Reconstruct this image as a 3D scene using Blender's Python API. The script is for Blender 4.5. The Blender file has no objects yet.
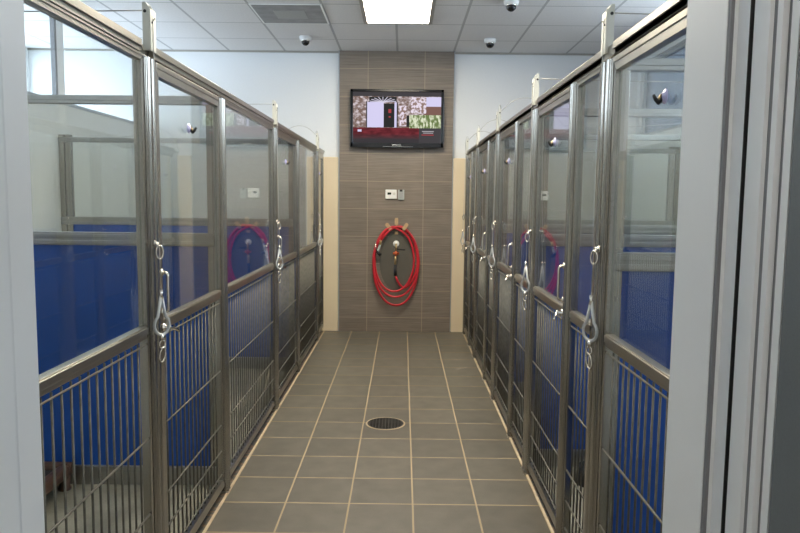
import bpy, bmesh, math, random
from mathutils import Vector, Matrix
random.seed(7)
sc = bpy.context.scene
C = sc.collection
PI = math.pi

# ------------------------------------------------------------------ materials
def new_mat(name):
    m = bpy.data.materials.new(name); m.use_nodes = True
    nt = m.node_tree; nt.nodes.clear()
    out = nt.nodes.new('ShaderNodeOutputMaterial')
    return m, nt, out
def principled(nt, out, **k):
    b = nt.nodes.new('ShaderNodeBsdfPrincipled')
    for a, v in k.items():
        a = {'col': 'Base Color', 'rough': 'Roughness', 'metal': 'Metallic', 'spec': 'Specular IOR Level',
             'ecol': 'Emission Color', 'estr': 'Emission Strength'}[a]
        b.inputs[a].default_value = (*v, 1) if isinstance(v, tuple) else v
    nt.links.new(b.outputs[0], out.inputs[0])
    return b
def plain(name, col, rough=.5, metal=0., spec=.5, noise=0., nscale=20., stretch=(1, 1, 1), bump=0., rnoise=0.):
    m, nt, out = new_mat(name)
    b = principled(nt, out, col=tuple(col), rough=rough, metal=metal, spec=spec)
    if noise or bump or rnoise:
        g = nt.nodes.new('ShaderNodeNewGeometry')
        mp = nt.nodes.new('ShaderNodeMapping'); mp.inputs['Scale'].default_value = stretch
        n = nt.nodes.new('ShaderNodeTexNoise'); n.inputs['Scale'].default_value = nscale; n.inputs['Detail'].default_value = 4
        nt.links.new(g.outputs['Position'], mp.inputs[0]); nt.links.new(mp.outputs[0], n.inputs[0])
        if noise:
            r = nt.nodes.new('ShaderNodeMapRange')
            r.inputs[1].default_value = .25; r.inputs[2].default_value = .75
            r.inputs[3].default_value = 1 - noise; r.inputs[4].default_value = 1 + noise
            nt.links.new(n.outputs[0], r.inputs[0])
            v = nt.nodes.new('ShaderNodeVectorMath'); v.operation = 'SCALE'; v.inputs[0].default_value = tuple(col)
            nt.links.new(r.outputs[0], v.inputs['Scale']); nt.links.new(v.outputs[0], b.inputs['Base Color'])
        if rnoise:
            r = nt.nodes.new('ShaderNodeMapRange')
            r.inputs[3].default_value = rough - rnoise; r.inputs[4].default_value = rough + rnoise
            nt.links.new(n.outputs[0], r.inputs[0]); nt.links.new(r.outputs[0], b.inputs['Roughness'])
        if bump:
            bp = nt.nodes.new('ShaderNodeBump'); bp.inputs['Strength'].default_value = bump; bp.inputs['Distance'].default_value = .002
            nt.links.new(n.outputs[0], bp.inputs['Height']); nt.links.new(bp.outputs[0], b.inputs['Normal'])
    return m
def emit(name, col, s):
    m, nt, out = new_mat(name)
    e = nt.nodes.new('ShaderNodeEmission'); e.inputs[0].default_value = (*col, 1); e.inputs[1].default_value = s
    nt.links.new(e.outputs[0], out.inputs[0]); return m
class NX:
    """small math-node helper"""
    def __init__(s, nt): s.nt = nt
    def _in(s, sock, v):
        if isinstance(v, (int, float)): sock.default_value = v
        else: s.nt.links.new(v, sock)
    def m(s, op, a, b=None, c=None):
        n = s.nt.nodes.new('ShaderNodeMath'); n.operation = op
        s._in(n.inputs[0], a)
        if b is not None: s._in(n.inputs[1], b)
        if c is not None: s._in(n.inputs[2], c)
        return n.outputs[0]
    def line(s, x, x0, pitch, w):
        """1 on lines at x0 + k*pitch of width w"""
        f = s.m('FRACT', s.m('ADD', s.m('DIVIDE', s.m('SUBTRACT', x, x0), pitch), .5))
        return s.m('LESS_THAN', s.m('ABSOLUTE', s.m('SUBTRACT', f, .5)), w / 2 / pitch)
    def cell(s, x, x0, pitch): return s.m('FLOOR', s.m('DIVIDE', s.m('SUBTRACT', x, x0), pitch))
    def pos(s):
        g = s.nt.nodes.new('ShaderNodeNewGeometry'); p = s.nt.nodes.new('ShaderNodeSeparateXYZ')
        s.nt.links.new(g.outputs['Position'], p.inputs[0]); return g.outputs['Position'], p.outputs
    def mix(s, f, a, b):
        n = s.nt.nodes.new('ShaderNodeMix'); n.data_type = 'RGBA'
        s._in(n.inputs[0], f)
        for i, v in ((6, a), (7, b)):
            if isinstance(v, tuple): n.inputs[i].default_value = (*v, 1)
            else: s.nt.links.new(v, n.inputs[i])
        return n.outputs[2]
    def scale(s, col, f):
        v = s.nt.nodes.new('ShaderNodeVectorMath'); v.operation = 'SCALE'
        if isinstance(col, tuple): v.inputs[0].default_value = col
        else: s.nt.links.new(col, v.inputs[0])
        s._in(v.inputs['Scale'], f); return v.outputs[0]
    def noise(s, vec, scale, detail=3, stretch=None):
        if stretch:
            mp = s.nt.nodes.new('ShaderNodeMapping'); mp.inputs['Scale'].default_value = stretch
            s.nt.links.new(vec, mp.inputs[0]); vec = mp.outputs[0]
        n = s.nt.nodes.new('ShaderNodeTexNoise'); n.inputs['Scale'].default_value = scale; n.inputs['Detail'].default_value = detail
        s.nt.links.new(vec, n.inputs[0]); return n.outputs[0]
    def white(s, a, b):
        c = s.nt.nodes.new('ShaderNodeCombineXYZ'); s._in(c.inputs[0], a); s._in(c.inputs[1], b)
        w = s.nt.nodes.new('ShaderNodeTexWhiteNoise'); s.nt.links.new(c.outputs[0], w.inputs[0]); return w.outputs[0]
    def rng(s, v, a, b, lo=0., hi=1.):
        r = s.nt.nodes.new('ShaderNodeMapRange'); s._in(r.inputs[0], v)
        r.inputs[1].default_value = lo; r.inputs[2].default_value = hi; r.inputs[3].default_value = a; r.inputs[4].default_value = b
        return r.outputs[0]

def mat_floor_tile():
    m, nt, out = new_mat('floor tile'); b = principled(nt, out, rough=.42); x = NX(nt); P, (X, Y, Z) = x.pos()
    g = x.m('MAXIMUM', x.line(X, .062, .305, .0085), x.line(Y, 3.227, .305, .0095))
    cell = x.white(x.cell(X, .062, .305), x.cell(Y, 3.227, .305))
    t = x.m('MULTIPLY', x.rng(cell, .9, 1.1), x.rng(x.noise(P, 9, 5), .86, 1.14, .3, .7))
    t = x.m('MULTIPLY', t, x.rng(x.noise(P, 260, 2), .9, 1.1, .3, .7))
    col = x.mix(g, x.scale((.118, .106, .083), t), (.36, .28, .175))
    nt.links.new(col, b.inputs['Base Color'])
    nt.links.new(x.rng(g, .40, .8), b.inputs['Roughness'])
    bp = nt.nodes.new('ShaderNodeBump'); bp.inputs['Strength'].default_value = .5; bp.inputs['Distance'].default_value = .002
    nt.links.new(x.m('SUBTRACT', 1., g), bp.inputs['Height']); nt.links.new(bp.outputs[0], b.inputs['Normal'])
    return m
def mat_wall_tile():
    m, nt, out = new_mat('striated wall tile'); b = principled(nt, out, rough=.55); x = NX(nt); P, (X, Y, Z) = x.pos()
    g = x.m('MAXIMUM', x.line(X, -.385, .605, .006), x.line(Z, .155, .298, .005))
    cell = x.white(x.cell(X, -.385, .605), x.cell(Z, .155, .298))
    st = x.noise(P, 1, 4, (3, 3, 210))
    t = x.m('MULTIPLY', x.rng(cell, .94, 1.06), x.rng(st, .72, 1.28, .3, .7))
    t = x.m('MULTIPLY', t, x.rng(x.noise(P, 5, 3), .93, 1.07, .3, .7))
    col = x.mix(g, x.scale((.188, .153, .120), t), (.34, .27, .19))
    nt.links.new(col, b.inputs['Base Color'])
    return m
def mat_ceiling():
    m, nt, out = new_mat('acoustic ceiling tile'); b = principled(nt, out, rough=.9, spec=.2); x = NX(nt); P, (X, Y, Z) = x.pos()
    g = x.m('MAXIMUM', x.line(X, -.075, .6, .022), x.line(Y, 7.08, .63, .016))
    t = x.rng(x.noise(P, 90, 5), .94, 1.06, .3, .7)
    col = x.mix(g, x.scale((.66, .65, .64), t), (.40, .40, .39))
    nt.links.new(col, b.inputs['Base Color'])
    return m
def mat_glass(name, tint=(.93, .97, .96), f0=.04):
    """thin clear sheet: transmission plus an angle-dependent mirror reflection"""
    m, nt, out = new_mat(name); x = NX(nt)
    g = nt.nodes.new('ShaderNodeNewGeometry')
    d = nt.nodes.new('ShaderNodeVectorMath'); d.operation = 'DOT_PRODUCT'
    nt.links.new(g.outputs['Incoming'], d.inputs[0]); nt.links.new(g.outputs['Normal'], d.inputs[1])
    c = x.m('SUBTRACT', 1., x.m('ABSOLUTE', d.outputs['Value']))
    F = x.m('ADD', f0, x.m('MULTIPLY', x.m('POWER', c, 5.), 1 - f0))
    t = nt.nodes.new('ShaderNodeBsdfTransparent'); t.inputs[0].default_value = (*tint, 1)
    r = nt.nodes.new('ShaderNodeBsdfGlossy'); r.inputs['Roughness'].default_value = .0
    mx = nt.nodes.new('ShaderNodeMixShader'); nt.links.new(F, mx.inputs[0])
    nt.links.new(t.outputs[0], mx.inputs[1]); nt.links.new(r.outputs[0], mx.inputs[2]); nt.links.new(mx.outputs[0], out.inputs[0])
    return m
def mat_concrete():
    m, nt, out = new_mat('kennel floor concrete'); b = principled(nt, out, rough=.5); x = NX(nt); P, (X, Y, Z) = x.pos()
    t = x.m('MULTIPLY', x.rng(x.noise(P, 6, 6), .75, 1.2, .3, .7), x.rng(x.noise(P, 120, 2), .9, 1.1, .3, .7))
    nt.links.new(x.scale((.27, .25, .19), t), b.inputs['Base Color']); return m
def mat_channel():
    m, nt, out = new_mat('stained channel strip'); b = principled(nt, out, rough=.6); x = NX(nt); P, (X, Y, Z) = x.pos()
    col = x.mix(x.rng(x.noise(P, 30, 5), 0, 1, .45, .62), (.06, .058, .05), (.16, .10, .055))
    nt.links.new(col, b.inputs['Base Color']); return m
def mat_steel(name, col, rough, stretch):
    m, nt, out = new_mat(name); b = principled(nt, out, col=col, rough=rough, metal=.95); x = NX(nt); P, (X, Y, Z) = x.pos()
    nt.links.new(x.scale(col, x.rng(x.noise(P, 2.5, 1), .93, 1.07, .3, .7)), b.inputs['Base Color'])
    return m
def mat_tv_scene(kind):
    m, nt, out = new_mat('screen ' + kind); x = NX(nt); P, (X, Y, Z) = x.pos()
    e = nt.nodes.new('ShaderNodeEmission'); nt.links.new(e.outputs[0], out.inputs[0]); e.inputs[1].default_value = .75
    v = nt.nodes.new('ShaderNodeTexVoronoi'); v.inputs['Scale'].default_value = 22 if kind == 'stone' else 60
    if kind == 'stone':
        mp = nt.nodes.new('ShaderNodeMapping'); mp.inputs['Scale'].default_value = (1, 1, 1.8)
        nt.links.new(P, mp.inputs[0]); nt.links.new(mp.outputs[0], v.inputs[0])
        col = x.mix(x.rng(x.noise(P, 30, 3), 0, 1, .4, .62), (.20, .13, .10), (.75, .66, .70))
        col = x.mix(x.rng(v.outputs['Distance'], 1, 0, .35, .75), (.22, .15, .13), col)
    elif kind == 'leaves':
        nt.links.new(P, v.inputs[0])
        col = x.mix(x.rng(x.noise(P, 60, 2, (1, 1, .4)), 0, 1, .42, .6), (.16, .22, .08), (.80, .84, .62))
    elif kind == 'blossom':
        col = x.mix(x.rng(x.noise(P, 38, 3), 0, 1, .45, .55), (.30, .20, .17), (.86, .76, .88))
    else:   # red: car seen low in the shot
        col = x.mix(x.rng(x.noise(P, 12, 2, (1, 1, 3)), 0, 1, .35, .7), (.10, .02, .025), (.22, .035, .045))
        col = x.mix(x.rng(Z, 1, 0, 2.085, 2.15), col, (.05, .045, .05))
    nt.links.new(col, e.inputs[0]); return m

M = {}
M['steel'] = mat_steel('brushed steel upright', (.385, .365, .325), .24, (60, 60, 1.5))
M['steel_h'] = mat_steel('brushed steel rail', (.385, .36, .31), .28, (60, 1.5, 60))
M['steel_d'] = mat_steel('dull steel rail', (.40, .39, .36), .36, (1.5, 60, 60))
M['rod'] = plain('steel rod', (.15, .14, .115), .58, .7, noise=.25, nscale=40)
M['chrome'] = plain('polished chrome', (.78, .75, .70), .14, 1.)
M['brass'] = plain('worn brass', (.50, .36, .18), .3, .9)
M['white_metal'] = plain('white coated metal', (.66, .65, .57), .4)
M['cable'] = plain('grey cable', (.42, .41, .38), .4, .4)
M['loop'] = plain('clear vinyl sleeve', (.52, .54, .55), .16, .25)
M['blue'] = plain('blue kennel panel', (.008, .075, .35), .38, noise=.06, nscale=3)
M['glass'] = mat_glass('gate glass', (.95, .97, .965))
M['dglass'] = mat_glass('divider glass', (.96, .975, .97))
M['wglass'] = mat_glass('window glass', (.96, .98, .98))
M['wglass_dim'] = mat_glass('sky dimming window glass', (.15, .165, .185))  # tint added to tone down the sky behind the farthest right window
M['white'] = plain('white wall paint', (.70, .71, .71), .7, noise=.015, nscale=60)
M['white2'] = plain('kennel wall board', (.64, .65, .635), .5)
M['jamb'] = plain('white gloss jamb paint', (.84, .85, .85), .35, noise=.02, nscale=5)
M['groove'] = plain('dark groove strip', (.22, .22, .23), .5)
M['blackgap'] = plain('black recess shade', (.01, .01, .01), .6)
M['door_grey'] = plain('grey door paint', (.14, .155, .165), .55, noise=.05, nscale=400)
M['cream'] = plain('cream panel', (.70, .58, .40), .5, noise=.03, nscale=3)
M['tile'] = mat_floor_tile(); M['concrete'] = mat_concrete(); M['channel'] = mat_channel()
M['tan'] = plain('tan edge grout', (.48, .38, .25), .7, noise=.15, nscale=25)
M['wtile'] = mat_wall_tile(); M['ceiling'] = mat_ceiling()
M['alu'] = plain('light frame aluminium', (.36, .34, .30), .4, .6)
M['lamp'] = emit('fluorescent diffuser', (1., .90, .73), 27.)
M['lamp_fill'] = emit('added jamb fill diffuser', (1., .96, .9), 7.)
M['grille'] = plain('perforated return grille', (.24, .24, .24), .6, noise=.2, nscale=10)
M['grille_c'] = plain('return grille centre', (.32, .32, .31), .6, noise=.1, nscale=120)
M['drain_bar'] = plain('dark cast drain bars', (.045, .042, .036), .6)
M['cam_white'] = plain('camera housing', (.72, .72, .70), .4)
M['black_gloss'] = plain('black gloss plastic', (.008, .008, .009), .12)
M['black'] = plain('black rubber', (.012, .012, .012), .6)
M['red'] = plain('red rubber hose', (.52, .018, .03), .38)
M['wood'] = plain('tan wooden hook', (.48, .32, .17), .5, noise=.15, nscale=60)
M['redvalve'] = plain('orange red valve', (.50, .10, .03), .4, .3)
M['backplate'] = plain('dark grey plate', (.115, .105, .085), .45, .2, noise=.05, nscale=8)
M['offwhite'] = plain('off white plastic', (.80, .79, .75), .4)
M['greyplast'] = plain('grey plastic', (.36, .38, .36), .45)
M['lcd'] = plain('dark display', (.01, .02, .01), .2)
M['brown'] = plain('brown moulded plastic', (.08, .04, .024), .5, noise=.2, nscale=12)
M['frame_grey'] = plain('window frame grey', (.36, .38, .40), .4, .3)
M['suction'] = plain('violet tinted suction rubber', (.50, .48, .72), .25)
M['scr_stone'] = mat_tv_scene('stone'); M['scr_leaf'] = mat_tv_scene('leaves'); M['scr_blossom'] = mat_tv_scene('blossom'); M['scr_red'] = mat_tv_scene('red')
M['scr_white'] = emit('screen white', (.70, .66, .92), .75); M['scr_dark'] = emit('screen dark', (.03, .03, .03), .75)
M['scr_grey'] = emit('screen grey', (.065, .06, .065), .75); M['scr_hill'] = emit('screen hill', (.22, .12, .10), .75)
M['scr_text'] = emit('screen lettering', (.45, .42, .45), .75); M['scr_rtext'] = emit('screen red lettering', (.42, .06, .07), .75)

# ------------------------------------------------------------------ mesh helper
class MB:
    def __init__(s): s.bm = bmesh.new(); s.mats = []
    def _mi(s, m):
        if m not in s.mats: s.mats.append(m)
        return s.mats.index(m)
    def box(s, x0, x1, y0, y1, z0, z1, m='white', bev=0.):
        x0, x1 = sorted((x0, x1)); y0, y1 = sorted((y0, y1)); z0, z1 = sorted((z0, z1))
        b = bmesh.new()
        bmesh.ops.create_cube(b, size=1)
        for v in b.verts: v.co = Vector((x0 + (v.co.x + .5) * (x1 - x0), y0 + (v.co.y + .5) * (y1 - y0), z0 + (v.co.z + .5) * (z1 - z0)))
        if bev: bmesh.ops.bevel(b, geom=b.edges[:], offset=min(bev, .45 * min(x1 - x0, y1 - y0, z1 - z0)), segments=2, affect='EDGES', profile=.5)
        s._merge(b, m); return s
    def _merge(s, b, m, smooth=False):
        i = s._mi(m); mp = {}
        for v in b.verts: mp[v] = s.bm.verts.new(v.co)
        for f in b.faces:
            try: g = s.bm.faces.new([mp[v] for v in f.verts])
            except ValueError: continue
            g.material_index = i; g.smooth = smooth or f.smooth
        b.free()
    def prism(s, pts, z0, z1, m='white', axis='z'):
        """extrude polygon pts: axis z -> (x,y); axis x -> (y,z); axis y -> (x,z)"""
        def co(p, h):
            return {'z': (p[0], p[1], h), 'x': (h, p[0], p[1]), 'y': (p[0], h, p[1])}[axis]
        b = bmesh.new()
        lo = [b.verts.new(co(p, z0)) for p in pts]; hi = [b.verts.new(co(p, z1)) for p in pts]
        b.faces.new(lo); b.faces.new(hi)
        n = len(pts)
        for i in range(n): b.faces.new((lo[i], lo[(i + 1) % n], hi[(i + 1) % n], hi[i]))
        bmesh.ops.recalc_face_normals(b, faces=b.faces[:])
        s._merge(b, m); return s
    def tube(s, pts, r, m='rod', seg=10, closed=False, smooth=True):
        pts = [Vector(p) for p in pts]; n = len(pts)
        rr = r if isinstance(r, (list, tuple)) else [r] * n
        b = bmesh.new(); rings = []
        up = None
        for i, p in enumerate(pts):
            a = pts[(i - 1) % n] if (closed or i > 0) else p
            c = pts[(i + 1) % n] if (closed or i < n - 1) else p
            t = (c - a).normalized()
            if up is None:
                up = Vector((0, 0, 1)) if abs(t.z) < .9 else Vector((1, 0, 0))
            u = (up - t * up.dot(t)).normalized(); w = t.cross(u); up = u
            rings.append([b.verts.new(p + (u * math.cos(2 * PI * k / seg) + w * math.sin(2 * PI * k / seg)) * rr[i]) for k in range(seg)])
        for i in range(n if closed else n - 1):
            A, B = rings[i], rings[(i + 1) % n]
            for k in range(seg):
                f = b.faces.new((A[k], A[(k + 1) % seg], B[(k + 1) % seg], B[k])); f.smooth = smooth
        if not closed:
            b.faces.new(rings[0]); b.faces.new(rings[-1])
        bmesh.ops.recalc_face_normals(b, faces=b.faces[:])
        s._merge(b, m); return s
    def lathe(s, prof, c, axis='z', m='chrome', seg=24):
        """prof: (radius, height) along axis"""
        c = Vector(c); b = bmesh.new(); rings = []
        def co(r, h, a):
            u, v = r * math.cos(a), r * math.sin(a)
            return c + Vector({'z': (u, v, h), 'x': (h, u, v), 'y': (u, h, v)}[axis])
        for r, h in prof:
            if r < 1e-6: rings.append([b.verts.new(co(0, h, 0))])
            else: rings.append([b.verts.new(co(r, h, 2 * PI * k / seg)) for k in range(seg)])
        for A, B in zip(rings, rings[1:]):
            for k in range(seg):
                q = [A[k % len(A)], A[(k + 1) % len(A)], B[(k + 1) % len(B)], B[k % len(B)]]
                q = [v for i, v in enumerate(q) if v not in q[:i]]
                if len(q) > 2:
                    try: f = b.faces.new(q); f.smooth = True
                    except ValueError: pass
        if len(rings[0]) > 1: b.faces.new(rings[0])
        if len(rings[-1]) > 1: b.faces.new(rings[-1])
        bmesh.ops.recalc_face_normals(b, faces=b.faces[:])
        s._merge(b, m); return s
    def build(s, name, parent=None, loc=None):
        me = bpy.data.meshes.new(name); s.bm.to_mesh(me); s.bm.free()
        for k in s.mats: me.materials.append(M[k])
        o = bpy.data.objects.new(name, me); C.objects.link(o)
        if parent: 
            o.parent = parent
            o.matrix_parent_inverse = Matrix.Translation(-Vector(parent.location)) if parent.rotation_euler.z == 0 else Matrix()
        return o
def thing(name, label, cat, loc, group=None):
    o = bpy.data.objects.new(name, None); C.objects.link(o); o.location = loc; o.empty_display_size = .1
    return tag(o, label, cat, group)
def tag(o, label, cat, group=None):
    o['label'] = label; o['category'] = cat
    if group: o['group'] = group
    return o
def struct(mb, name, parent=None):
    o = mb.build(name, parent)
    if not parent: o['kind'] = 'structure'
    return o

# ------------------------------------------------------------------ dimensions
LX, RX = -.875, .69            # planes of the two kennel fronts
LW, RW = -2.80, 2.50           # far sides of the kennels
OX = -4.03                     # outer wall beyond the left partition
BY, CY, CZ = 7.65, 7.60, 3.02  # back wall, tiled column face, ceiling
FY0, FY1 = .83, .952           # doorway wall the camera looks through
JL, JR = -.508, .375           # door opening

# ------------------------------------------------------------------ room shell
fl = MB()
def quad(mb, x0, x1, y0, y1, z, m, up=True):
    mb.box(x0, x1, y0, y1, z - .06, z, m)
quad(fl, -.848, .672, FY0, CY + .05, 0, 'tile')
quad(fl, -.915, -.848, FY0, BY, -.002, 'channel'); quad(fl, .672, .735, FY0, BY, -.002, 'channel')
quad(fl, OX, -.915, FY0, BY, .035, 'concrete'); quad(fl, .735, RW, FY0, BY, .035, 'concrete')
quad(fl, -1.6, 1.6, -1.6, FY0, 0, 'tile')
struct(fl, 'floor')
for i, x in enumerate((-.852, .676)):
    struct(MB().box(x - .007, x + .007, FY1, CY, 0, .004, 'tan', .001), 'trim_%d' % (i + 1))
struct(MB().box(OX - .1, RW + .1, -1.7, BY + .1, CZ, CZ + .08, 'ceiling'), 'ceiling')
struct(MB().box(OX - .1, RW + .1, BY, BY + .1, 0, CZ, 'white'), 'wall_back')
# tiled column standing proud of the back wall
struct(MB().box(-.69, .53, CY, BY, 0, CZ, 'wtile', .002), 'wall_column')
# metal corner strips of the column
struct(MB().box(-.700, -.690, CY - .004, BY, 0, CZ, 'frame_grey'), 'trim_3')
struct(MB().box(.530, .538, CY - .004, BY, 0, CZ, 'frame_grey'), 'trim_4')
# wall angle where ceiling meets the back wall
struct(MB().box(OX, RW, BY - .02, BY, CZ - .018, CZ, 'alu'), 'trim_5')

# right outer wall with a high strip window
def wall_with_holes(name, x0, x1, ya, yb, holes, m='white'):
    """wall parallel to y from x0..x1; holes (y0,y1,z0,z1)"""
    mb = MB(); ys = ya
    for (y0, y1, z0, z1) in holes:
        mb.box(x0, x1, ys, y0, 0, CZ, m); mb.box(x0, x1, y0, y1, 0, z0, m); mb.box(x0, x1, y0, y1, z1, CZ, m); ys = y1
    mb.box(x0, x1, ys, yb, 0, CZ, m)
    return struct(mb, name)
R_holes = [(1.25, 2.75, 2.13, 2.90), (2.85, 4.35, 2.13, 2.90), (4.45, 5.95, 2.13, 2.90), (6.05, 7.55, 2.13, 2.90)]
L_holes = [(1.3, 2.8, 1.0, 2.92), (2.95, 4.4, 1.0, 2.92), (4.55, 6.0, 1.0, 2.92), (6.15, 7.60, 1.0, 2.92)]
wall_with_holes('wall_right', RW, RW + .12, FY0, BY, R_holes)
wall_with_holes('wall_left', OX - .12, OX, FY0, BY, L_holes)
wn = 0
for (holes, x0, x1) in ((R_holes, RW + .03, RW + .09), (L_holes, OX - .09, OX - .03)):
    for (y0, y1, z0, z1) in holes:
        wn += 1
        f = MB(); w = .035
        f.box(x0, x1, y0, y0 + w, z0, z1, 'frame_grey', .003).box(x0, x1, y1 - w, y1, z0, z1, 'frame_grey', .003)
        f.box(x0, x1, y0 + w, y1 - w, z0, z0 + w, 'frame_grey', .003).box(x0, x1, y0 + w, y1 - w, z1 - w, z1, 'frame_grey', .003)
        fr = f.build('window_%d' % wn); fr['kind'] = 'structure'
        MB().box((x0 + x1) / 2 - .003, (x0 + x1) / 2 + .003, y0 + w, y1 - w, z0 + w, z1 - w, 'wglass_dim' if (x0 > 0 and y0 > 6) else 'wglass').build('window_pane', fr)
# left partition closing the runs, lower than the ceiling
struct(MB().box(LW - .1, LW, FY1, BY, 0, 2.20, 'white2').box(LW - .11, LW + .01, FY1, BY, 2.20, 2.225, 'frame_grey'), 'wall_partition')
# upright standing on the partition
struct(MB().box(LW - .035, LW, 5.72, 5.75, 2.225, CZ, 'groove').box(LW - .035, LW, 5.75, 5.87, 2.225, CZ, 'jamb', .004), 'trim_6')

# doorway wall
fw = MB()
fw.box(OX - .1, JL - .02, FY0, FY1, 0, CZ, 'white').box(JR + .055, RW + .1, FY0, FY1, 0, CZ, 'white').box(JL - .02, JR + .055, FY0, FY1, 2.32, CZ, 'white')
struct(fw, 'wall_front')
# right jamb: stepped profile running floor to head
pr = [(.375, .957), (.375, .838), (.380, .838), (.380, .830), (.3845, .830), (.3845, .803), (.392, .803), (.392, .797),
      (.3868, .797), (.3862, .762), (.392, .760), (.392, .752), (.3885, .751), (.3885, .740), (.396, .738), (.396, .727), (.390, .726), (.390, .712),
      (.43, .712), (.43, .957)]
j = MB().prism(pr, 0, 2.32, 'jamb')
struct(j, 'trim_7')
struct(MB().box(.3847, .395, .8012, .8034, 0, 2.32, 'blackgap'), 'trim_8')  # black strip puts the shade of the gap into the jamb
struct(MB().box(.376, .386, .8305, .8385, 0, 2.32, 'groove').box(.390, .3925, .7515, .7605, 0, 2.32, 'groove').box(.394, .3965, .7265, .738, 0, 2.32, 'groove'), 'trim_9')  # dark strips put recess shade into the jamb steps
# left jamb: reveal with a shallow stop
pl = [(JL, .957), (JL, .90), (JL - .001, .897), (JL - .001, .60), (JL - .05, .60), (JL - .05, .957)]
struct(MB().prism(pl, 0, 2.32, 'jamb'), 'trim_10')
struct(MB().box(JL - .05, JR + .05, .72, .957, 2.32, 2.36, 'jamb'), 'trim_11')
# the door itself, swung back towards the camera side
dr = MB().box(.3885, .4285, -.15, .708, .01, 2.30, 'door_grey', .002).build('door_1'); dr['kind'] = 'structure'
# vestibule behind the camera
vb = MB().box(-1.7, -1.6, -1.7, FY0, 0, CZ, 'white').box(1.6, 1.7, -1.7, FY0, 0, CZ, 'white').box(-1.6, 1.6, -1.7, -1.6, 0, CZ, 'white')
struct(vb, 'wall_vestibule')

# cream end panels on the back wall
for s, (x0, x1) in enumerate(((-1.0, -.703), (.541, .80))):
    tag(MB().box(x0, x1, CY - .012, BY - .001, 0, 1.90, 'cream', .008).build('wall_panel'),
        'cream wall panel filling the gap between the %s kennel row and the brown tiled column' % ('left' if s == 0 else 'right'), 'panel')

# ------------------------------------------------------------------ kennel fronts
ZB, ZM0, ZM1, ZT0, ZT = .045, .978, 1.021, 1.925, 1.965
def bar_frame(mb, X, y0, y1, z0, z1, w, t, wt):
    """mitred rectangular frame in the plane X, member width w, thickness t; a fine relief line runs along each member"""
    def bar(pts, m):
        mb.prism(pts, X - t / 2, X + t / 2, m, 'x')
    g = .0012
    bar([(y0, z0 + g), (y0, z1 - g), (y0 + w, z1 - wt - g), (y0 + w, z0 + w + g)], 'steel')
    bar([(y1, z0 + g), (y1 - w, z0 + w + g), (y1 - w, z1 - wt - g), (y1, z1 - g)], 'steel')
    bar([(y0 + g, z1), (y1 - g, z1), (y1 - w - g, z1 - wt), (y0 + w + g, z1 - wt)], 'steel_h')
    bar([(y0 + g, z0), (y0 + w + g, z0 + w), (y1 - w - g, z0 + w), (y1 - g, z0)], 'steel_h')
    # raised rolled outer lip on both faces
    for sx in (-1, 1):
        xa, xb = X + sx * t / 2, X + sx * (t / 2 + .003)
        l = wt * .42
        mb.box(xa, xb, y0, y0 + l, z0, z1, 'steel', .002).box(xa, xb, y1 - l, y1, z0, z1, 'steel', .002)
        mb.box(xa, xb, y0 + l, y1 - l, z1 - l, z1, 'steel_h', .002)
def grille_mesh(X, y0, y1, s, z0, z1):
    mb = MB(); n = max(2, round((y1 - y0) / .051)); st = (y1 - y0) / n
    for k in range(1, n):
        y = y0 + k * st
        mb.tube([(X, y, z0), (X, y, z1)], .0038, 'rod', 6)
    for z in (.957, .628, .36, .232, .115):
        mb.tube([(X + s * .0078, y0 - .004, z), (X + s * .0078, y1 + .004, z)], .0038, 'rod', 6)
    return mb
def leaf(name, label, cat, group, X, s, y0, y1, w=.042, wt=.044):
    """one framed leaf: glass above a mid rail, rods below. s = +1 when the aisle lies at +x"""
    t = thing(name, label, cat, (X, (y0 + y1) / 2, 0), group)
    f = MB(); bar_frame(f, X, y0, y1, ZB, ZT0 - (.004 if wt > .03 else 0), w, .028, wt)
    f.build('frame', t)
    r = MB().box(X - .014, X + .014, y0 + w, y1 - w, ZM0, ZM1, 'steel_h', .002)
    r.box(X + s * .014, X + s * .019, y0 + w, y1 - w, ZM0 + .016, ZM1 - .004, 'steel_h', .002)
    r.build('mid_rail', t)
    MB().box(X - .003, X + .003, y0 + w, y1 - w, ZM1, ZT0 - .003 - wt, 'glass').build('glass_pane', t)
    grille_mesh(X, y0 + w, y1 - w, s, ZB + w, ZM0 - .009).build('grille', t)
    return t
def handle(t, X, s, y, z0=1.048, z1=1.19):
    h = MB(); a = X + s * .019; o = X + s * .042
    h.tube([(a, y, z0), (o - s * .012, y, z0), (o - s * .003, y, z0 + .004), (o, y, z0 + .014), (o, y, z1 - .014), (o - s * .003, y, z1 - .004), (o - s * .012, y, z1), (a, y, z1)], .0058, 'chrome', 10)
    ho = h.build('handle', t)
    for z in (z0, z1): MB().lathe([(.013, 0), (.013, .004 * s), (.009, .007 * s)], (a, y, z), 'x', 'chrome', 16).build('handle_mount', ho)
def latch(t, X, s, y, dy, z=.992):
    l = MB(); a = X + s * .019
    l.lathe([(.015, 0), (.015, .006 * s), (.008, .009 * s), (.008, .02 * s)], (a, y, z), 'x', 'chrome', 16)
    l.tube([(a + s * .02, y - dy * .01, z + .012), (a + s * .026, y, z), (a + s * .045, y + dy * .045, z - .022)], .0048, 'chrome', 8)
    l.build('latch', t)
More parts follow.
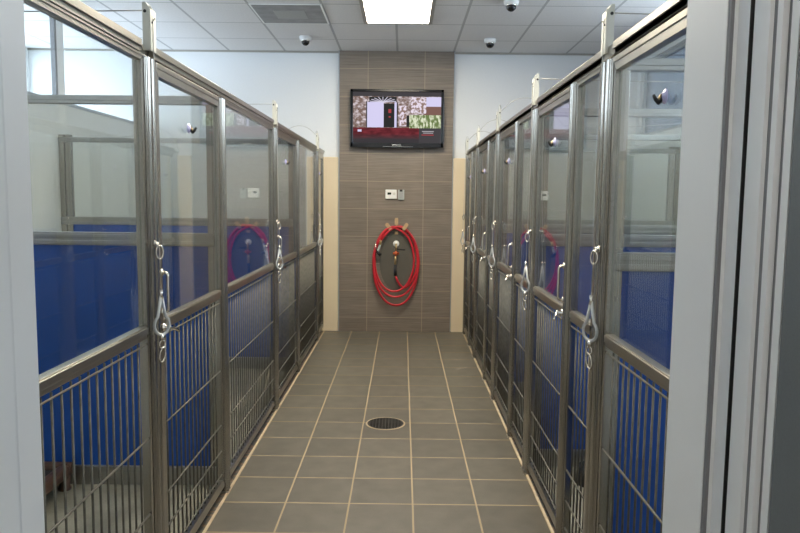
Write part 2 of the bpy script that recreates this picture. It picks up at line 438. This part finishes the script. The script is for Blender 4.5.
def suction(X, s, y, z, side, which):
    t = thing('suction_hook', 'small suction cup hook on the glass of the %s' % which, 'hook', (X + s * .003, y, z), 'suction cup hooks on the gate glass')
    MB().lathe([(.021, 0), (.0205, .0015 * s), (.013, .005 * s), (.008, .010 * s), (0.0, .011 * s)], (X + s * .003, y, z), 'x', 'suction', 20).build('suction_cup', t)
    k = MB(); a = X + s * .012
    k.tube([(a - s * .002, y, z), (a + s * .004, y, z - .014), (a + s * .010, y, z - .018)], [.0045, .0055, .006], 'black', 8)
    k.tube([(a + s * .006, y, z - .018), (a + s * .016, y, z - .008), (a + s * .022, y, z + .004)], [.006, .0055, .004], 'black', 8)
    k.tube([(a, y, z + .006), (a + s * .006, y, z - .004), (a + s * .010, y, z - .016)], .0035, 'brass', 8)
    k.build('hook', t)
def post(X, y, w, label, group):
    t = thing('gate_post', label, 'post', (X, y, 0), group)
    p = MB().box(X - .018, X + .018, y - w / 2, y + w / 2, .006, ZT0, 'steel', .004)
    for sx in (-1, 1):
        for dy in (-1, 1):
            yc = y + dy * w * .24; q = w * .19
            arc = [(X + sx * (.0175 + .0085 * math.sin(PI * k / 8)), yc - q * math.cos(PI * k / 8)) for k in range(9)]
            p.prism(arc, .008, ZT0 - .004, 'steel')
    p.build('upright', t)
    MB().box(X - .028, X + .028, y - w / 2 - .004, y + w / 2 + .004, 0, .006, 'steel_h').build('foot_plate', t)
    return t

L_fix = [(1.045, 2.362), (3.388, 4.672), (5.768, 6.988)]
L_door = [(2.450, 3.322), (4.772, 5.702), (7.078, 7.575)]
L_post = [(1.01, .06, 0), (2.406, .080, 1), (3.355, .058, 0), (4.722, .092, 1), (5.735, .058, 0), (7.033, .082, 1)]
R_fix = [(2.436, 2.802), (3.706, 4.178), (5.086, 5.542), (6.436, 6.858)]
R_door = [(1.462, 2.326), (2.862, 3.594), (4.238, 4.974), (5.602, 6.324), (6.918, 7.445)]
R_post = [(1.42, .075, 0), (2.381, .102, 1), (2.832, .052, 0), (3.650, .104, 1), (4.208, .052, 0), (5.030, .104, 1), (5.572, .052, 0), (6.380, .104, 1), (6.888, .052, 0), (7.49, .082, 1)]
ordn = ['nearest', 'second', 'third', 'fourth', 'farthest']
def ordw(i, n): return 'farthest' if i == n - 1 else ('nearest' if i == 0 else ordn[i])
def aorder(i, n): return {'nearest': 'nearest', 'farthest': 'farthest'}.get(ordw(i, n), ordw(i, n) + ' nearest')
ORD = ['first', 'second', 'third', 'fourth', 'fifth', 'sixth', 'seventh', 'eighth', 'ninth', 'tenth']
for side, X, s, fixes, doors in (('left', LX, 1, L_fix, L_door), ('right', RX, -1, R_fix, R_door)):
    for i, (y0, y1) in enumerate(fixes):
        wide = 'wide' if side == 'left' else 'narrow'
        leaf('kennel_screen', '%s fixed kennel screen without handle, %s of the %s row' % (wide, ordw(i, len(fixes)), side), 'kennel screen', 'fixed screens of the %s kennel row' % side, X, s, y0, y1, .034, .021)
    for i, (y0, y1) in enumerate(doors):
        g = leaf('kennel_gate', 'steel kennel gate with pull handle, %s of the %s row' % (ordw(i, len(doors)), side), 'gate', 'gates of the %s kennel row' % side, X, s, y0, y1)
        handle(g, X, s, y0 + .014)
        latch(g, X, s, y0 + .018, 1 if side == 'left' else -1)
        suction(X, s, (y0 + y1) / 2 - .02, 1.735 - .012 * i, side, '%s gate of the %s kennel row' % (ordw(i, len(doors)), side))
for side, X, s, posts in (('left', LX, 1, L_post), ('right', RX, -1, R_post)):
    for i, (y, w, b) in enumerate(posts):
        post(X, y, w, 'brushed steel post %s, %s one from the doorway in the %s row' % ('under a white bracket' if b else 'without bracket', ORD[i], side), 'posts of the %s kennel row' % side)
# header rails
for side, X, s, y1 in (('left', LX, 1, 7.585), ('right', RX, -1, 7.585)):
    t = thing('header_rail', 'long brushed steel header rail along the top of the %s kennel row' % side, 'rail', (X, 1.0, ZT0))
    h = MB().box(X - .02, X + .001, .98, y1, ZT0, ZT, 'steel_h', .002)
    cuts = [.98] + [v for (y, w, b) in (L_post if side == 'left' else R_post) if b for v in (y - .095, y + .028)] + [y1]
    for a, c in zip(cuts[::2], cuts[1::2]):
        if c - a < .02: continue
        h.box(X + s * .001, X + s * .02, a, c, ZT0, ZT, 'steel_h', .002)
        h.box(X + s * .02, X + s * .027, a, c, ZT - .024, ZT, 'steel_h', .002)
    h.build('rail', t)

# pulley brackets, pull cables, rings
def bez(p0, p1, p2, p3, n=14):
    P = [Vector(p) for p in (p0, p1, p2, p3)]; r = []
    for i in range(n + 1):
        t = i / n; u = 1 - t
        r.append(P[0] * u ** 3 + P[1] * 3 * u * u * t + P[2] * 3 * u * t * t + P[3] * t ** 3)
    return r
def bracket(X, s, y, lab):
    t = thing('pulley_bracket', 'white pulley bracket above the %s' % lab, 'bracket', (X, y, ZT), 'pulley brackets on the kennel headers')
    x0, x1 = sorted((X + s * .004, X + s * .031))
    b = MB()
    # channel, open towards the wall side, top corner clipped on the aisle side
    ax = x1 if s > 0 else x0
    ox = x0 if s > 0 else x1
    z0, z1 = ZT - .022, 2.10
    b.prism([(ox, z0), (ax - s * .004, z0), (ax - s * .004, z1 - .02), (ax - s * .016, z1), (ox, z1)], y - .026, y - .022, 'white_metal', 'y')
    b.box(ax - s * .004, ax, y - .026, y + .024, z0, z1 - .022, 'white_metal', .001)
    b.prism([(ox, ZT), (ax - s * .004, ZT), (ax - s * .004, z1 - .02), (ax - s * .016, z1), (ox, z1)], y + .020, y + .024, 'white_metal', 'y')
    b.box(ox, ax - s * .016, y - .022, y + .020, z1 - .004, z1, 'white_metal')
    b.build('housing', t)
    MB().lathe([(.0055, 0), (.0055, .0015)], (X + s * .013, y - .0275, z1 - .03), 'y', 'black', 12).build('bolt_hole', t)
    q = MB().tube([(ax + s * .0008, y - .016, z1 - .066), (ax + s * .0008, y + .010, z1 - .046)], .0028, 'black', 6); q.build('cable_slot', t)
    MB().lathe([(.010, -.006), (.007, 0), (.010, .006)], (X + s * .016, y, z1 - .05), 'y', 'greyplast', 16).build('pulley', t)
    return t
def pull(X, s, y, farX, lab, curl):
    xa = X + s * .034
    t = thing('pull_cable', 'lift cable with teardrop grip hanging on the %s' % lab, 'cable', (xa, y, .9), 'lift cables on the kennel posts')
    c = MB()
    c.tube([(X + s * .006, y - .012, 2.064), (xa - s * .002, y - .012, 2.058), (xa, y - .012, 2.04), (xa, y - .01, 1.6), (X + s * .046, y - .026, 1.125)], .0019, 'cable', 6)
    if curl == 0:
        c.tube(bez((X - s * .002, y, 2.078), (X + (farX - X) * .3, y, 2.066), (X + (farX - X) * .7, y, 2.062), (farX, y, 2.07)), .0022, 'cable', 6)
    else:
        # slack cable bowing above the header then dropping behind
        c.tube(bez((X - s * .002, y, 2.085), (X - s * .10, y - .25, 2.19 + .01 * curl), (X - s * .22, y - .30, 2.15), (X - s * .42, y - .1, 1.98)) +
               bez((X - s * .42, y - .1, 1.98), (X - s * .9, y, 1.95), (X - s * 1.2, y, 2.02), (farX, y, 2.05))[1:], .0026, 'cable', 6)
        c.tube(bez((X + s * .004, y - .01, 2.09), (X + s * .03, y - .18, 2.16), (X + s * .07, y - .24, 2.05), (X + s * .03, y - .12, 1.975)), .0026, 'cable', 6)
    c.build('cable', t)
    g = MB(); ya = y - .026; xc = X + s * .046; dx, dy = s * .6, .8
    tear = [(xc, ya, 1.124)]
    for k in range(17):
        b = -PI * .82 + PI * 1.64 * k / 16
        tear.append((xc + dx * .029 * math.sin(b), ya + dy * .029 * math.sin(b), 1.016 - .034 * math.cos(b)))
    tear.append((xc, ya, 1.1241))
    g.tube(tear, .0055, 'loop', 8)
    g.tube([(xc, ya, 1.106), (xc, ya, 1.14)], .0065, 'chrome', 8)
    g.build('teardrop_grip', t)
    h = MB()
    h.lathe([(.004, .012), (.009, .008), (.009, -.004), (.005, -.010)], (xc, ya, .972), 'z', 'chrome', 12)
    h.tube([(xc + dx * .011 * math.cos(2 * PI * k / 12), ya + dy * .011 * math.cos(2 * PI * k / 12), .948 + .014 * math.sin(2 * PI * k / 12)) for k in range(12)], .0034, 'chrome', 6, closed=True)
    h.tube([(xc + dx * (.011 * math.cos(2 * PI * k / 14) + .004 * math.sin(2 * PI * k / 14)), ya + dy * (.011 * math.cos(2 * PI * k / 14) + .004 * math.sin(2 * PI * k / 14)), .911 + .026 * math.sin(2 * PI * k / 14)) for k in range(14)], .0038, 'chrome', 6, closed=True)
    h.build('snap_hook', t)
def ring_hw(X, s, y, lab):
    t = thing('hook_ring', 'chrome ring hook screwed to the %s' % lab, 'hook', (X + s * .0245, y, 1.27), 'chrome ring hooks on the kennel posts')
    a = X + s * .0245
    MB().lathe([(.011, 0), (.011, .004 * s), (.006, .008 * s), (.006, .016 * s)], (a, y, 1.298), 'x', 'chrome', 14).tube([(a + s * .012, y - .016, 1.293), (a + s * .014, y + .014, 1.300)], .0042, 'chrome', 8).build('eye_mount', t)
    MB().tube([(a + s * (.018 + .009 * math.cos(2 * PI * k / 16)), y + .010 * math.cos(2 * PI * k / 16), 1.268 + .023 * math.sin(2 * PI * k / 16)) for k in range(16)], .0036, 'chrome', 8, closed=True).build('ring', t)
for side, X, s, posts, farX in (('left', LX, 1, L_post, LW + .004), ('right', RX, -1, R_post, RW - .004)):
    bp = [y for (y, w, b) in posts if b]
    for i, y in enumerate(bp):
        lab = '%s bracketed post of the %s row' % (ordw(i, len(bp)), side)
        bracket(X, s, y, lab)
        curl = 0 if i < 2 and not (side == 'left' and i > 1) else i
        pull(X, s, y - (.0 if side == 'left' else .0), farX, lab, curl)
        ring_hw(X, s, y - (.022 if side == 'left' else .03), lab)

# ------------------------------------------------------------------ dividers between runs
def divider(y, xa, xb, lab):
    """from the gate line xa to the far side xb"""
    d = 1 if xb > xa else -1
    t = thing('kennel_divider', 'blue and glass kennel divider, %s' % lab, 'divider', ((xa + xb) / 2, y, 0), 'dividers between the kennels')
    x0, x1 = min(xa, xb), max(xa, xb)
    f = MB(); h = .02
    f.box(x0, x1, y - h, y + h, 1.89, 1.93, 'steel_d', .003)
    f.box(x0, x1, y - h, y + h, 1.222, 1.285, 'steel_d', .003)
    for zz in (1.905,): f.box(x0, x1, y - h - .005, y - h, zz, zz + .022, 'steel_d', .002)
    for zz in (1.228, 1.258): f.box(x0, x1, y - h - .005, y - h, zz, zz + .018, 'steel_d', .002)
    far0, far1 = (xb - d * .10, xb - d * .055)
    for (a, b) in ((xa, xa + d * .03), (far0, far1), (xb - d * .045, xb)):
        f.box(a, b, y - h + .001, y + h - .001, .131, 1.95 if a != xa else 1.93, 'steel', .003)
    f.build('frame', t)
    MB().box(min(xa + d * .03, far0), max(xa + d * .03, far0), y - .003, y + .003, 1.285, 1.89, 'dglass').build('glass_pane', t)
    p = MB().box(min(xa + d * .03, far0), max(xa + d * .03, far0), y - .012, y + .012, .131, 1.222, 'blue')
    p.build('blue_panel', t)
    MB().box(x0, x1, y - .022, y + .022, .035, .10, 'steel_d', .002).box(x0, x1, y - .027, y + .027, .10, .131, 'steel_d', .004).build('base_rail', t)
for i, y in enumerate((3.355, 5.735)):
    divider(y, LX - .0285, LW + .002, '%s of the two on the left side' % ('nearer' if i == 0 else 'farther'))
for i, y in enumerate((2.381, 3.65, 5.03, 6.38)):
    divider(y, RX + .0285, RW - .002, '%s of the four on the right side' % ordw(i, 4))

# ------------------------------------------------------------------ ceiling things
def troffer(x, y0, y1, label, lamp='lamp'):
    t = thing('ceiling_light', label, 'ceiling light', (x, (y0 + y1) / 2, CZ), 'fluorescent ceiling lights')
    w = .305; f = MB(); z = CZ - .012
    for (a, b, c, d) in ((x - w, x - w + .035, y0, y1), (x + w - .035, x + w, y0, y1), (x - w + .035, x + w - .035, y0, y0 + .03), (x - w + .035, x + w - .035, y1 - .03, y1)):
        f.box(a, b, c, d, z, CZ, 'alu', .003)
    f.build('frame', t)
    MB().box(x - w + .035, x + w - .035, y0 + .03, y1 - .03, CZ - .007, CZ - .001, lamp).build('diffuser', t)
troffer(-.06, 5.20, 6.41, 'bright fluorescent ceiling light over the aisle')
troffer(-.06, 2.66, 3.87, 'fluorescent ceiling light over the middle of the aisle nearer the doorway')
troffer(-.06, -1.3, -.1, 'unseen ceiling light added in the vestibule to brighten the door jambs', 'lamp_fill')  # unseen lamp added behind the camera to lift the jambs
# return grille
t = thing('ceiling_vent', 'grey square return air grille in the ceiling tiles', 'vent', (-.95, 6.11, CZ))
x0, x1, y0, y1 = -1.255, -.69, 5.83, 6.43
MB().box(x0, x1, y0, y1, CZ - .006, CZ, 'grille').build('face', t)
MB().box(x0 + .15, x1 - .15, y0 + .17, y1 - .17, CZ - .009, CZ - .006, 'grille_c', .001).build('deflector', t)
f = MB()
for (a, b, c, d) in ((x0 - .012, x0, y0 - .012, y1 + .012), (x1, x1 + .012, y0 - .012, y1 + .012), (x0, x1, y0 - .012, y0), (x0, x1, y1, y1 + .012)): f.box(a, b, c, d, CZ - .008, CZ, 'cam_white')
f.build('frame', t)
# dome cameras
def dome(x, y, label):
    t = thing('dome_camera', label, 'security camera', (x, y, CZ), 'ceiling dome cameras')
    MB().lathe([(.058, 0), (.060, -.012), (.056, -.034), (.047, -.040)], (x, y, CZ), 'z', 'cam_white', 28).build('housing', t)
    MB().lathe([(.048, -.036), (.046, -.045), (.041, -.048)], (x, y, CZ), 'z', 'chrome', 28).build('trim_ring', t)
    MB().lathe([(.041, -.044), (.037, -.064), (.026, -.078), (.012, -.086), (0, -.087)], (x, y, CZ), 'z', 'black_gloss', 28).build('dome', t)
dome(-.965, 6.97, 'small white ceiling dome camera left of the light, beyond the grille')
dome(.835, 7.0, 'small white ceiling dome camera right of the light, closer to the back wall')
dome(.835, 5.66, 'small white ceiling dome camera at the top edge, right of the ceiling light')

# ------------------------------------------------------------------ television
t = thing('television', 'black wall mounted television showing a stone house and a red car', 'television', (-.07, CY, 2.3))
TX0, TX1, TZ0, TZ1, TY = -.567, .422, 2.005, 2.610, CY - .085
MB().box(-.27, .13, CY - .04, CY, 2.15, 2.45, 'black').build('wall_mount', t)
b = MB().box(TX0, TX1, TY + .012, CY - .035, TZ0, TZ1, 'black_gloss', .006)
# bezel bars, lower one bowed
b.box(TX0, TX1, TY, TY + .014, TZ1 - .027, TZ1, 'black_gloss', .004).box(TX0, TX0 + .028, TY, TY + .014, TZ0, TZ1, 'black_gloss', .004).box(TX1 - .028, TX1, TY, TY + .014, TZ0, TZ1, 'black_gloss', .004)
b.prism([(TX0, TZ0 + .045), (TX0, TZ0 + .004), (TX0 + .1, TZ0 - .004), (-.07, TZ0 - .012), (TX1 - .1, TZ0 - .004), (TX1, TZ0 + .004), (TX1, TZ0 + .045)], TY, TY + .014, 'black_gloss', 'y')
b.build('casing', t)
def sx(p): return TX0 + (p - 38) / 667 * (TX1 - TX0)
def sz(p): return TZ1 - (p - 65) / 410 * (TZ1 - TZ0)
M['scr_lat'] = emit('screen lattice lines', (.7, .66, .8), .75)
sc_ = MB(); yy = TY + .0105
def R(a, c, b_, d, m, lift=0): sc_.box(sx(a), sx(b_), yy - lift * .0004, yy + .002, sz(d), sz(c), m)
R(57, 84, 686, 115, 'scr_grey'); R(57, 115, 686, 336, 'scr_stone'); R(57, 336, 530, 449, 'scr_red'); R(530, 336, 686, 449, 'scr_grey')  # grey top bar is a bezel reflection put into the screen colour
R(158, 155, 276, 334, 'scr_white', 1); R(276, 165, 353, 334, 'scr_dark', 1); R(353, 155, 369, 334, 'scr_white', 1); R(369, 160, 377, 334, 'scr_dark', 1); R(150, 150, 158, 334, 'scr_grey', 1)
R(172, 118, 368, 155, 'scr_dark', 1); R(505, 118, 686, 185, 'scr_white', 1); R(560, 185, 686, 245, 'scr_hill', 1); R(470, 118, 580, 235, 'scr_blossom', 2); R(460, 245, 686, 338, 'scr_leaf', 2); R(440, 250, 462, 330, 'scr_dark', 1)
R(390, 180, 438, 325, 'scr_blossom', 1)
R(552, 358, 636, 364, 'scr_text', 1); R(560, 370, 632, 375, 'scr_text', 1); R(548, 383, 636, 389, 'scr_rtext', 1)
R(90, 350, 118, 366, 'scr_white', 1); R(310, 205, 330, 232, 'scr_rtext', 3); R(312, 255, 326, 264, 'scr_rtext', 3)
scr = sc_.build('screen', t)
# fanlight lattice over the white door in the picture
lt = MB()
for k in range(9):
    a = PI * (k + .5) / 9
    x1_, z1_ = 270 + 96 * math.cos(a), 156 - 38 * math.sin(a)
    lt.tube([(sx(270), yy - .001, sz(156)), (sx(x1_), yy - .001, sz(z1_))], .0035, 'scr_lat', 4)
lt.tube([(sx(270 + 100 * math.cos(PI * k / 12)), yy - .001, sz(157 - 40 * math.sin(PI * k / 12))) for k in range(13)], .003, 'scr_grey', 4)
lt.build('fanlight_picture', scr)
MB().tube([(-.22, TY - .001, TZ0 + .006), (.10, TY - .001, TZ0 + .006)], .0018, 'greyplast', 6).build('lower_trim', t)
cu = bpy.data.curves.new('maker_lettering', 'FONT'); cu.body = 'SAMSUNG'; cu.size = .021; cu.extrude = .0006; cu.align_x = 'CENTER'
tx = bpy.data.objects.new('maker_lettering', cu); C.objects.link(tx)
bpy.context.view_layer.update()
dg = bpy.context.evaluated_depsgraph_get()
me = bpy.data.meshes.new_from_object(tx.evaluated_get(dg)); me.materials.clear(); me.materials.append(M['offwhite'])
bpy.data.objects.remove(tx)
tx = bpy.data.objects.new('maker_lettering', me); C.objects.link(tx); tx.parent = t
tx.location = Vector((-.075, TY - .0015, TZ0 + .016)) - Vector(t.location); tx.rotation_euler = (PI / 2, 0, 0)

# ------------------------------------------------------------------ thermostat and wall box
t = thing('thermostat', 'white thermostat with a small dark display on the tiled column', 'thermostat', (-.128, CY, 1.51))
MB().box(-.190, -.068, CY - .026, CY, 1.457, 1.557, 'offwhite', .007).build('body', t)
MB().box(-.168, -.128, CY - .0275, CY - .025, 1.502, 1.526, 'lcd').build('display', t)
MB().lathe([(.015, 0), (.013, -.003), (0, -.0035)], (-.095, CY - .026, 1.512), 'y', 'white_metal', 18).build('dial', t)
t = thing('wall_sensor', 'small grey vented wall box beside the white thermostat', 'sensor', (-.022, CY, 1.5))
MB().box(-.054, .014, CY - .022, CY, 1.446, 1.556, 'greyplast', .005).build('body', t)
MB().box(-.036, -.006, CY - .025, CY - .021, 1.536, 1.5565, 'black').build('notch', t)
MB().box(-.040, -.001, CY - .0235, CY - .021, 1.466, 1.530, 'grille_c', .001).build('cover', t)

# ------------------------------------------------------------------ hose, hanger, tap
S = 7.6 / 698
def hx(p): return (p / 5.333 + 365 - 403) * S + .018         # crop column -> x
def hz(p): return 1.459 + (199 - (p / 5.333 + 210)) * S * 1.0 # crop row -> z
HY = CY
hp = thing('hose_hanger', 'wall hanger with three tan wooden pegs holding the red hose', 'hose hanger', (hx(162), HY, hz(90)))
arc = [(hx(162 + 62 * math.cos(a)), HY - .035, hz(126 - 26 * math.sin(a))) for a in [PI * k / 12 for k in range(13)]]
MB().tube(arc, .010, 'black', 8).build('saddle', hp)
def peg(x0, z0, x1, z1):
    m = MB(); a = Vector((hx(x0), 0, hz(z0))); b_ = Vector((hx(x1), 0, hz(z1))); d = (b_ - a); n = Vector((-d.z, 0, d.x)).normalized() * .019
    pts = [a + n, b_ + n, b_ - n, a - n]
    top = d.normalized() * .012
    pts = [a + n, b_ + n, b_ + top + n * .6, b_ + top - n * .6, b_ - n, a - n]
    m.prism([(p.x, p.z) for p in pts], HY - .075, HY - .060, 'wood', 'y')
    m.box(a.x - .009, a.x + .009, HY - .06, HY, a.z - .009, a.z + .009, 'wood')
    m.build('peg', hp)
peg(130, 104, 110, 76); peg(197, 104, 216, 76); peg(161, 78, 161, 48)
MB().box(hx(152), hx(170), HY - .02, HY, hz(130), hz(116), 'wood', .002).build('screw_block', hp)
# dark oval covering the wall area inside the coils
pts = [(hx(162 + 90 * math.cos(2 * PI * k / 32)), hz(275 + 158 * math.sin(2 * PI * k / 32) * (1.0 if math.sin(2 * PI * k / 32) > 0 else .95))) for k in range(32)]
tag(MB().prism(pts, HY - .004, HY, 'backplate', 'y').build('oval_plate'), 'dark grey oval plate on the tiled wall inside the hose coils', 'plate')
# tap
tp = thing('wall_tap', 'brass hose tap with red collar and black lever inside the coils', 'tap', (hx(160), HY, hz(180)))
MB().lathe([(.034, 0), (.034, -.004), (.026, -.010), (.012, -.012), (.012, -.03)], (hx(160), HY - .004, hz(180)), 'y', 'offwhite', 24).build('flange', tp)
MB().tube([(hx(160), HY - .02, hz(180)), (hx(160), HY - .05, hz(188)), (hx(160), HY - .055, hz(215))], .012, 'brass', 12).build('spout', tp)
MB().tube([(hx(163), HY - .056, hz(206)), (hx(180), HY - .07, hz(209)), (hx(208), HY - .07, hz(210))], [.006, .007, .008], 'black', 8).build('lever', tp)
v = MB().tube([(hx(144), HY - .055, hz(230)), (hx(176), HY - .055, hz(230))], .013, 'redvalve', 12)
v.tube([(hx(160), HY - .055, hz(218)), (hx(160), HY - .055, hz(245))], .011, 'redvalve', 12).build('collar', tp)
MB().tube([(hx(158), HY - .055, hz(245)), (hx(157), HY - .052, hz(268)), (hx(157), HY - .052, hz(292))], [.010, .013, .011], 'brass', 12).build('coupling', tp)
# hose: one continuous run, tap -> coils -> spray gun
hs = thing('garden_hose', 'red rubber hose coiled on the wall hanger below the television', 'hose', (hx(160), HY, hz(300)))
def ell(cx, cz, rx, rz, a0, a1, y, n=26, egg=.0):
    r = []
    for k in range(n + 1):
        a = a0 + (a1 - a0) * k / n
        ww = rx * (1 - egg * math.sin(a))      # sin>0 = lower part
        r.append((hx(cx + ww * math.cos(a)), HY - y, hz(cz + rz * math.sin(a))))
    return r
run = [(hx(157), HY - .052, hz(345)), (hx(162), HY - .05, hz(370)), (hx(175), HY - .048, hz(402)), (hx(195), HY - .045, hz(430)), (hx(214), HY - .040, hz(438))]
# angle measured clockwise from +x (image), 0 right, pi/2 bottom
def A(d): return math.radians(d)
run += ell(160, 262, 118, 172, A(60), A(-90), .034, 22)[1:]           # up the right side to the top
run += ell(155, 275, 116, 190, A(-90), A(-270), .050, 34)[1:]         # down the left, across bottom
run += ell(160, 275, 122, 190, A(90), A(-90), .060, 34)[1:]
run += ell(148, 268, 102, 168, A(-90), A(-270), .040, 34)[1:]
run += ell(152, 268, 105, 168, A(90), A(-90), .048, 34)[1:]
run += ell(162, 296, 122, 214, A(-90), A(-270), .066, 34)[1:]
run += ell(166, 296, 112, 214, A(90), A(-90), .052, 34)[1:]
run += [(hx(140), HY - .06, hz(92)), (hx(112), HY - .066, hz(112)), (hx(92), HY - .07, hz(138)), (hx(80), HY - .07, hz(160))]
# smooth the run
P = [Vector(p) for p in run]
for it in range(4):
    Q = P[:]
    for i in range(1, len(P) - 1): Q[i] = (P[i - 1] + P[i] * 2 + P[i + 1]) / 4
    P = Q
MB().tube(P, .0115, 'red', 10).build('coil', hs)
MB().tube([(hx(157), HY - .052, hz(290)), (hx(157), HY - .052, hz(350))], .0155, 'black', 12).build('sleeve', hs)
g = MB()
g.tube([(hx(80), HY - .07, hz(158)), (hx(75), HY - .075, hz(185))], .011, 'brass', 10)
g.tube([(hx(75), HY - .075, hz(183)), (hx(68), HY - .08, hz(212)), (hx(62), HY - .085, hz(226))], [.010, .014, .012], 'greyplast', 10)
g.tube([(hx(58), HY - .085, hz(220)), (hx(80), HY - .09, hz(240))], [.015, .019], 'black', 12)
gun = g.build('spray_gun', hs)
MB().tube([(hx(52), HY - .08, hz(172)), (hx(53), HY - .085, hz(198)), (hx(60), HY - .085, hz(218))], .006, 'chrome', 8).build('trigger', gun)

# ------------------------------------------------------------------ floor drain
t = thing('floor_drain', 'round dark slotted floor drain with a tan ring in the tiled aisle', 'drain', (-.098, 4.425, 0))
cx, cy, r = -.098, 4.425, .118
MB().lathe([(r, .0005), (r + .010, .0015), (r + .010, .003), (r, .003), (r, .0005)], (cx, cy, 0), 'z', 'tan', 40).build('ring', t)
MB().lathe([(r, .0005), (r, .001), (0, .001)], (cx, cy, 0), 'z', 'blackgap', 40).build('sump', t)
g = MB()
for k in range(-5, 6):
    o = k * .0205; h = math.sqrt(max(0, r * r - o * o))
    g.box(cx + o - .0024, cx + o + .0024, cy - h, cy + h, .001, .004, 'drain_bar')
for k in range(-5, 6):
    o = k * .0205; h = math.sqrt(max(0, r * r - o * o))
    g.box(cx - h, cx + h, cy + o - .0018, cy + o + .0018, .001, .0036, 'drain_bar')
g.lathe([(r - .006, .001), (r - .006, .004), (r, .004), (r, .001)], (cx, cy, 0), 'z', 'drain_bar', 40)
g.build('grate', t)

# ------------------------------------------------------------------ things inside the kennels
t = thing('raised_dog_bed', 'brown plastic raised dog bed corner on the nearest left kennel floor', 'dog bed', (-2.1, 2.95, .035))
x0, x1, y0, y1 = -2.50, -1.59, 2.62, 3.31
f = MB()
f.box(x0, x1, y1 - .06, y1, .105, .165, 'brown', .018).box(x0, x1, y0, y0 + .06, .105, .165, 'brown', .018)
f.box(x0, x0 + .06, y0 + .05, y1 - .05, .105, .165, 'brown', .018).box(x1 - .06, x1, y0 + .05, y1 - .05, .105, .165, 'brown', .018)
f.build('frame', t)
MB().box(x0 + .05, x1 - .05, y0 + .05, y1 - .05, .128, .138, 'black').build('fabric', t)
for (x, y) in ((x0 + .04, y0 + .04), (x0 + .04, y1 - .04), (x1 - .04, y0 + .04), (x1 - .04, y1 - .04)):
    MB().lathe([(.030, 0), (.030, .01), (.024, .02), (.030, .075)], (x, y, .035), 'z', 'brown', 16).build('leg', t)
t = thing('pet_bowl', 'black pet bowl on the floor behind the second gate of the right row', 'bowl', (.985, 3.42, .035))
MB().lathe([(.0, .004), (.085, .0), (.098, .004), (.086, .085), (.080, .09), (.074, .085), (.062, .02), (.0, .016)], (.985, 3.42, .035), 'z', 'black', 28).build('bowl', t)

# ------------------------------------------------------------------ light
w = bpy.data.worlds.new('World'); sc.world = w; w.use_nodes = True
nt = w.node_tree; bg = nt.nodes['Background']; bg.inputs[0].default_value = (.74, .85, 1, 1); bg.inputs[1].default_value = 7.5
def portal(name, loc, rot, sx_, sy_):
    l = bpy.data.lights.new(name, 'AREA'); l.shape = 'RECTANGLE'; l.size = sx_; l.size_y = sy_
    l.cycles.is_portal = True
    o = bpy.data.objects.new(name, l); C.objects.link(o); o.location = loc; o.rotation_euler = rot
portal('daylight_portal', (RW + .14, 4.4, 2.515), (0, PI / 2, 0), .78, 6.3)
portal('daylight_portal', (OX - .14, 4.45, 1.96), (0, -PI / 2, 0), 1.93, 6.3)

# ------------------------------------------------------------------ camera
cam = bpy.data.cameras.new('camera'); co = bpy.data.objects.new('camera', cam); C.objects.link(co)
cam.sensor_width = 36; cam.lens = 697.98 / 800 * 36; cam.clip_start = .02
pit, yaw, roll, H = .0968, -.0032, .0104, 1.4595
Xr = Vector((math.cos(yaw), -math.sin(yaw), 0)); Yf = Vector((math.sin(yaw), math.cos(yaw), 0))
fwd = Yf * math.cos(pit) - Vector((0, 0, 1)) * math.sin(pit); up0 = Yf * math.sin(pit) + Vector((0, 0, 1)) * math.cos(pit)
right = Xr * math.cos(roll) + up0 * math.sin(roll); up = -Xr * math.sin(roll) + up0 * math.cos(roll)
mt = Matrix((right, up, -fwd)).transposed().to_4x4(); mt.translation = Vector((0, 0, H)); co.matrix_world = mt
sc.camera = co
sc.view_settings.view_transform = 'Standard'; sc.view_settings.look = 'None'; sc.view_settings.gamma = 1
sc.view_settings.use_curve_mapping = False
sc.view_settings.exposure = .37
sc.cycles.transparent_max_bounces = 32
sc.cycles.max_bounces = 14; sc.cycles.diffuse_bounces = 6; sc.cycles.glossy_bounces = 6
